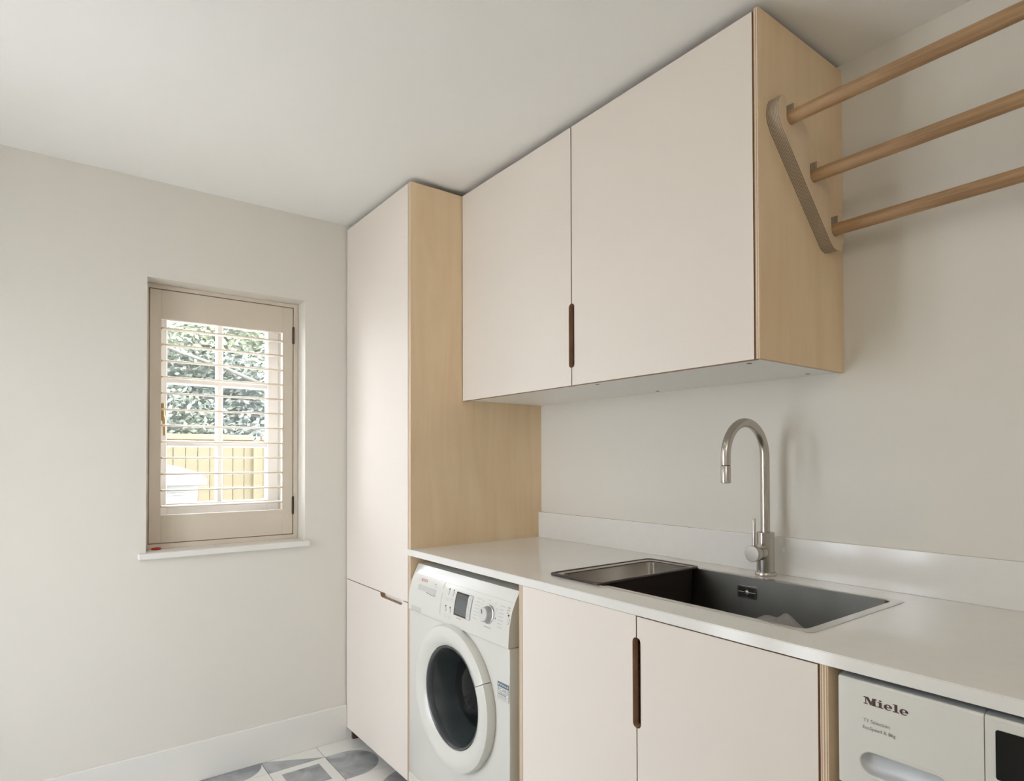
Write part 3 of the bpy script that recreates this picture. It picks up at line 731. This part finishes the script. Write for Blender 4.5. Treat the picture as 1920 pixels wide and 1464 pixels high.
# care sticker
bm = bmesh.new(); patch(bm, 1.1645, 1.2185, .5345, .5850, yb, .0006); st = mk('care_sticker', bm, M_paper, wm)
bm = bmesh.new(); patch(bm, 1.1645, 1.2185, .5705, .5850, yb, .0010); mk('sticker_band', bm, M_sblue, st)
bm = bmesh.new()
patch(bm, 1.1645, 1.2185, .5345, .5352, yb, .0010); patch(bm, 1.1645, 1.1652, .5345, .5710, yb, .0010); patch(bm, 1.2178, 1.2185, .5345, .5710, yb, .0010)
for k in range(2): patch(bm, 1.168, 1.2120-.006*k, .5540-.004*k, .5555-.004*k, yb, .0010)
for k in range(4): patch(bm, 1.168, 1.2150-.01*(k % 2), .5395+.0032*k, .5404+.0032*k, yb, .0010)
mk('sticker_print', bm, M_inkg, st)
bm = bmesh.new()
for k in range(5):
    cx, cz = 1.1710+.0103*k, .5777; ce_ = bm.verts.new((cx, -.6292, cz)); R_ = []
    for i in range(10):
        a = math.pi/2+i*math.pi/5; r = .0042 if i % 2 == 0 else .0019
        R_.append(bm.verts.new((cx+r*math.cos(a), -.6292, cz+r*math.sin(a))))
    for i in range(10): bm.faces.new((ce_, R_[i], R_[(i+1) % 10]))
mk('sticker_stars', bm, M_paper, st)
put_text('sticker_lettering', 'ECARE', 1.1680, .5590, .0480, lambda z: yb(z)-.0006, M_inkg, st, h=.0090)
# porthole door
CX, CZ = .9300, .4690; CY = -.628
prof = [(.2240, .000), (.2265, .006), (.2262, .018), (.2220, .0275), (.2120, .0320), (.1950, .0325), (.1780, .0280), (.1660, .0215), (.1610, .0175), (.1590, .006), (.1590, 0)]
A0, A1 = math.radians(27), math.radians(360-36)
mk('door_ring', lathe(prof, (CX, CY, CZ), '-y', 72, A0, A1, close=True), M_app2, wm, True, auto=38)
ph = [(r, h+(.0015 if .003 < h else 0)) for r, h in prof]
mk('door_handle', lathe(ph, (CX, CY, CZ), '-y', 18, math.radians(-35.5), math.radians(26.5), close=True), M_app2, wm, True, auto=38)
mk('door_glass_rim', lathe([(.1588, .002), (.1588, .0165), (.1560, .0180), (.1530, .0165), (.1500, .010), (.1470, -.004)], (CX, CY, CZ), '-y', 64, mats=[0]*5), M_drim, wm, True, auto=50)
gl = mk('door_bowl', lathe([(.1472, -.003), (.1400, -.020), (.1280, -.060), (.1200, -.085)], (CX, CY, CZ), '-y', 64), M_dglass, wm, True)
mk('door_glass', lathe([(.1202, -.084), (.1120, -.070), (.0850, -.052), (.0500, -.042), (0, -.038)], (CX, CY, CZ), '-y', 64), M_dglass2, gl, True)
# cut the body where the bowl goes in: dark drum mouth
# (bowl sits inside a recess of the front; see boolean below)
bodyo = next(o for o in wm.children if o.name.startswith('body'))
cut = mk('cutter', lathe([(0, .05), (.1585, .05), (.1585, -.16), (0, -.16)], (CX, CY, CZ), '-y', 64), M_dark)
md = bodyo.modifiers.new('cut', 'BOOLEAN'); md.operation = 'DIFFERENCE'; md.object = cut; md.solver = 'EXACT'
bpy.context.view_layer.update()
me = bpy.data.meshes.new_from_object(bodyo.evaluated_get(bpy.context.evaluated_depsgraph_get()))
bodyo.modifiers.clear(); bodyo.data = me; bpy.data.objects.remove(cut)

# ------------------------------------------------------------------ tumble dryer
YD = -.632
td = thing('tumble_dryer', (2.43, -.33, 0), 'white tumble dryer with dark brand lettering under the right of the worktop', 'tumble dryer')
HX0, HX1 = 2.1355, 2.7345
mk('body', B(HX0+.001, HX1-.001, -.600, -.05, .012, .8600, .003), M_app, td)
for x in (HX0+.05, HX1-.05):
    for y in (-.55, -.1): mk('foot', lathe([(0, 0), (.02, 0), (.02, .013), (0, .013)], (x, y, 0), 'z', 14), M_dark, td)
def fascia_seg(x0, x1): return prism([(YD, .6990), (YD, .8670), (YD+.0012, .8694), (YD+.003, .8702), (-.6005, .8702), (-.6005, .6990)], 'x', x0, x1)
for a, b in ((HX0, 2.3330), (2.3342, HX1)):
    mk('top_strip', prism([(YD+.0030, .8703), (YD+.0042, .8716), (-.606, .8752), (-.6005, .8752), (-.6005, .8703)], 'x', a, b), M_stripg, td)  # dark grey strip along the dryer's top front edge
# container front with a pill-shaped recess
PX0, PX1, PZ, PR = 2.1690, 2.2930, .7440, .0180
pill = arc(PX1-PR, PZ, PR, -90, 90, 10)+arc(PX0+PR, PZ, PR, 90, 270, 10)
bm = fascia_seg(HX0, 2.3330)
cf = mk('container_front', bm, M_app2, td)
cut = mk('cutter', prism(pill, 'y', YD-.02, YD+.018), M_app2)
md = cf.modifiers.new('cut', 'BOOLEAN'); md.operation = 'DIFFERENCE'; md.object = cut; md.solver = 'EXACT'
bpy.context.view_layer.update(); me = bpy.data.meshes.new_from_object(cf.evaluated_get(bpy.context.evaluated_depsgraph_get()))
cf.modifiers.clear(); cf.data = me; bpy.data.objects.remove(cut)
bm = bmesh.new(); rows = []
def pl(k): return arc(PX1-PR, PZ, PR-k, -90, 90, 10)+arc(PX0+PR, PZ, PR-k, 90, 270, 10)
for k, y in ((-.0045, YD-.0002), (-.0035, YD-.0012), (-.0010, YD-.0012), (.0003, YD-.0002), (.0012, YD+.006), (.004, YD+.0115), (.009, YD+.0150)):
    rows.append([bm.verts.new((p[0], y, p[1])) for p in pl(k)])
n = len(rows[0])
for ri, (a, b) in enumerate(zip(rows, rows[1:])):
    for i in range(n):
        f = bm.faces.new((a[i], a[(i+1) % n], b[(i+1) % n], b[i])); f.material_index = 0 if ri < 3 else 1
f = bm.faces.new(rows[-1]); f.material_index = 1
bmesh.ops.recalc_face_normals(bm, faces=bm.faces)
mk('grip_recess', bm, [M_app2, M_alum], cf, True, auto=45)
mk('fascia', fascia_seg(2.3342, HX1), M_app2, td)
ct = next(o for o in td.children if o.name.startswith('fascia'))
bm = prism(rrect(2.3465, 2.6400, .7862, .8540, .003, 3), 'y', YD-.0012, YD+.001); mk('display', bm, M_black, td)
mk('dial', lathe([(0, .024), (.022, .024), (.024, .022), (.026, 0)], (2.690, YD, .80), '-y', 32), M_knob, td, True, auto=40)
mk('door', B(HX0+.003, HX1-.003, -.630, -.6005, .105, .6960, .004), M_app2, td)
mk('door_ring', lathe([(.215, 0), (.215, .012), (.2, .02), (.165, .02), (.155, .008), (.15, 0)], (2.435, -.630, .42), '-y', 56), M_alum, td, True, auto=40)
mk('door_glass', lathe([(.155, .006), (.12, .014), (0, .022)], (2.435, -.630, .42), '-y', 48), M_black, td, True)
mk('kick_panel', B(HX0+.003, HX1-.003, -.628, -.6005, .014, .102, .003), M_app2, td)
yd = lambda z: YD
put_text('model_lettering', 'T1 Selection', 2.1742, .8080, .0385, yd, M_inkg, cf)
put_text('model_lettering', 'EcoSpeed & 8kg', 2.1732, .7968, .0475, yd, M_inkg, cf)
# slab serif brand word, drawn letter by letter
def slab_word(x0, z0, H, m, parent):
    bm = bmesh.new(); cnt = [0]
    def poly(pts):
        cnt[0] += 1
        bm.faces.new([bm.verts.new((x0+p[0]*H, YD-.0004-cnt[0]*4e-6, z0+p[1]*H)) for p in pts])
    def rect(a, b, c, d): poly(((a, c), (b, c), (b, d), (a, d)))
    def letter_e(x, wd=1.02):
        h = .74; cy = h/2; rx, ry = wd/2, h/2+.02; ix, iy = wd*.17, h/2-.09
        c = x+rx; N = 26; pr = None
        for i in range(N+1):
            a = math.radians(4+(318-4)*i/N)
            o_ = (c+rx*math.cos(a), cy+ry*math.sin(a)); t = 1
            q = (c+ix*1.05*math.cos(a), cy+iy*math.sin(a))
            if a > math.radians(270): q = (c+(ix+(rx*.72-ix)*(a-math.radians(270))/math.radians(48))*math.cos(a), cy+(iy+.02)*math.sin(a))
            if pr: poly((pr[0], o_, q, pr[1]))
            pr = (o_, q)
        rect(c-ix-.04, c+rx-.01, cy-.05, cy+.04)
    # M
    x = 0
    rect(x, x+.52, 0, .13); rect(x+.20, x+.34, .0, 1.0); rect(x, x+.45, .87, 1)
    poly(((x+.20, 1.0), (x+.62, 1.0), (x+1.0, .34), (x+.82, .02)))
    poly(((x+.82, .02), (x+.95, .02), (x+1.42, 1.0), (x+1.15, 1.0)))
    rect(x+1.10, x+1.52, 0, 1.0); rect(x+1.0, x+1.68, 0, .13); rect(x+1.30, x+1.68, .87, 1)
    # i
    x = 1.72
    rect(x+.22, x+.56, 0, .74); rect(x+.04, x+.56, .62, .74); rect(x, x+.78, 0, .12)
    poly([(x+.38+.19*math.cos(2*math.pi*k/12), .93+.10*math.sin(2*math.pi*k/12)) for k in range(12)])
    letter_e(2.55)
    x = 3.62
    rect(x+.22, x+.56, 0, 1.04); rect(x+.04, x+.56, .92, 1.04); rect(x, x+.78, 0, .12)
    letter_e(4.45)
    bmesh.ops.recalc_face_normals(bm, faces=bm.faces)
    for f in bm.faces:
        if f.normal.y > 0: f.normal_flip()
    return mk('brand_lettering', bm, m, parent)
slab_word(2.1747, .8362, .0117, M_ink, cf)

# ------------------------------------------------------------------ pendant lamp, behind the camera
LP = (3.02, -1.85, 1.98)
pn = thing('pendant_lamp', (LP[0], LP[1], ZC), 'round white globe pendant lamp hanging near the right-hand wall', 'lamp')
M_bulb = bpy.data.materials.new('lit_globe'); M_bulb.use_nodes = True
_b = M_bulb.node_tree.nodes['Principled BSDF']; _b.inputs['Base Color'].default_value = (.9, .88, .84, 1)
_b.inputs['Emission Color'].default_value = (1, .96, .90, 1); _b.inputs['Emission Strength'].default_value = LAMP
R_ = .17
mk('globe', lathe([(R_*math.sin(math.pi*k/14), -R_*math.cos(math.pi*k/14)) for k in range(15)], LP, 'z', 28), M_bulb, pn, True)
mk('cord', tube([(LP[0], LP[1], LP[2]+R_-.002), (LP[0], LP[1], ZC-.02)], .003, 8), M_dark, pn)
mk('ceiling_rose', lathe([(0, 0), (.045, 0), (.05, .004), (.05, .02)], (LP[0], LP[1], ZC-.0205), 'z', 24), M_lamp, pn)

# ------------------------------------------------------------------ outside
gm = mat('garden_paving', (.74, .73, .69), .9, var=.08, vscale=2)
tag(mk('ground', B(-30, 30, -30, 30, -.45, -.30), gm), kind='structure')
M_f = wood('fence_larch', (.10, .082, .044), (.135, .112, .068), (14, 14, 1.2), .7)
M_f2 = wood('fence_cap', (.135, .09, .058), (.165, .118, .083), (14, 1.2, 14), .7)
FXX = -3.5
fe = thing('garden_fence', (FXX, -.4, -.3), 'pale yellow timber board fence with capping rail beyond the window', 'fence')
pk = mk('board', B(FXX-.009, FXX+.009, -.0465, .0465, -.28, 1.41, .002), M_f, fe, origin=(FXX, 0, .565))
y = -3.4; i = 0
while y < 3.0:
    o = pk if i == 0 else pk.copy()
    if i: COL.objects.link(o); o.parent = fe
    o.location = Vector((FXX+.004*(i % 2), y, .565+.004*random.random()))-WL[fe.name]
    y += .098; i += 1
for a, b in ((-3.45, -2.02), (-1.94, -.14), (-.06, 1.74), (1.82, 3.0)):
    mk('capping_rail', B(FXX-.035, FXX+.035, a, b, 1.412, 1.462, .004), M_f2, fe)
for y in (-1.98, -.10, 1.78):
    mk('post', B(FXX-.05, FXX+.05, y-.04, y+.04, -.3, 1.40, .004), M_f, fe)
# leafy hedge behind
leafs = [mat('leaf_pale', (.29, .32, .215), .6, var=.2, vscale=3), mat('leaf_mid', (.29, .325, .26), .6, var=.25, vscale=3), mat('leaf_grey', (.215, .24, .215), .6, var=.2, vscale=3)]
hg = thing('garden_hedge', (-5.0, .2, -.3), 'tall leafy hedge behind the timber fence', 'hedge')
bm = bmesh.new(); rnd = random.Random(3)
for k in range(42000):
    y = rnd.uniform(-2.4, 2.6); z = rnd.uniform(1.0, 3.6)
    x = -4.55-.5*rnd.random()**.7+.28*math.sin(3.1*y+1.3*z)*math.sin(2.3*z-1.1*y)+.12*math.sin(9*z+4*y)
    s = rnd.uniform(.012, .034); a = Vector((rnd.uniform(-1, 1), rnd.uniform(-1, 1), rnd.uniform(-.6, .6))).normalized()
    b = a.cross(Vector((rnd.uniform(-1, 1), rnd.uniform(-1, 1), rnd.uniform(-1, 1)))).normalized(); c = Vector((x, y, z))
    f = bm.faces.new([bm.verts.new(c+p) for p in (a*s*1.5, b*s*.7, -a*s*1.5, -b*s*.7)])
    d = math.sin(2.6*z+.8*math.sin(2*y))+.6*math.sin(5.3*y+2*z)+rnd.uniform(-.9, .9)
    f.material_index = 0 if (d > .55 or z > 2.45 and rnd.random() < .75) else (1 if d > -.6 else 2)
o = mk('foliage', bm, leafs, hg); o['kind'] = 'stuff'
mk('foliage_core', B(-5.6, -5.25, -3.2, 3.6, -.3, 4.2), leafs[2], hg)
mb = mat('branch_bark', (.12, .11, .09), .8, var=.15, vscale=10)
mk('branch', tube([(-4.25, -.95, 2.42), (-4.25, -.62, 2.30), (-4.28, -.25, 2.20), (-4.4, .2, 2.05)], [.008, .014, .018, .022], 8), mb, hg, True)
mk('branch', tube([(-4.2, -.20, 2.58), (-4.2, -.30, 2.42), (-4.25, -.36, 2.2)], [.004, .005, .007], 8), mb, hg, True)
# pale storage bin close to the window
bn = thing('garden_bin', (-1.75, -1.25, -.3), 'pale garden bin with domed overhanging lid outside the window, left', 'bin')
M_bin = mat('bin_pale', (.16, .163, .156), .5)
bm = bmesh.new()
def frus(bm, rings):
    L = []
    for (x0, x1, y0, y1, z) in rings: L.append([bm.verts.new((p[0], p[1], z)) for p in rrect(x0, x1, y0, y1, .04, 3)])
    n = len(L[0])
    for a, b in zip(L, L[1:]):
        for i in range(n): bm.faces.new((a[i], a[(i+1) % n], b[(i+1) % n], b[i]))
    bm.faces.new(L[0][::-1]); bm.faces.new(L[-1]); bmesh.ops.recalc_face_normals(bm, faces=bm.faces)
frus(bm, [(-2.00, -1.62, -1.53, -.97, -.298), (-2.04, -1.58, -1.58, -.93, 1.075)])
mk('body', bm, M_bin, bn, True, auto=40)
bm = bmesh.new(); frus(bm, [(-2.08, -1.55, -1.62, -.885, 1.0755), (-2.08, -1.55, -1.62, -.885, 1.112), (-2.05, -1.58, -1.58, -.93, 1.150), (-1.98, -1.65, -1.50, -1.02, 1.185), (-1.90, -1.72, -1.40, -1.10, 1.205)])
mk('lid', bm, M_bin, bn, True, auto=50)
mk('label_slot', B(-1.578, -1.572, -1.25, -1.02, 1.018, 1.026), M_lgrey, bn)
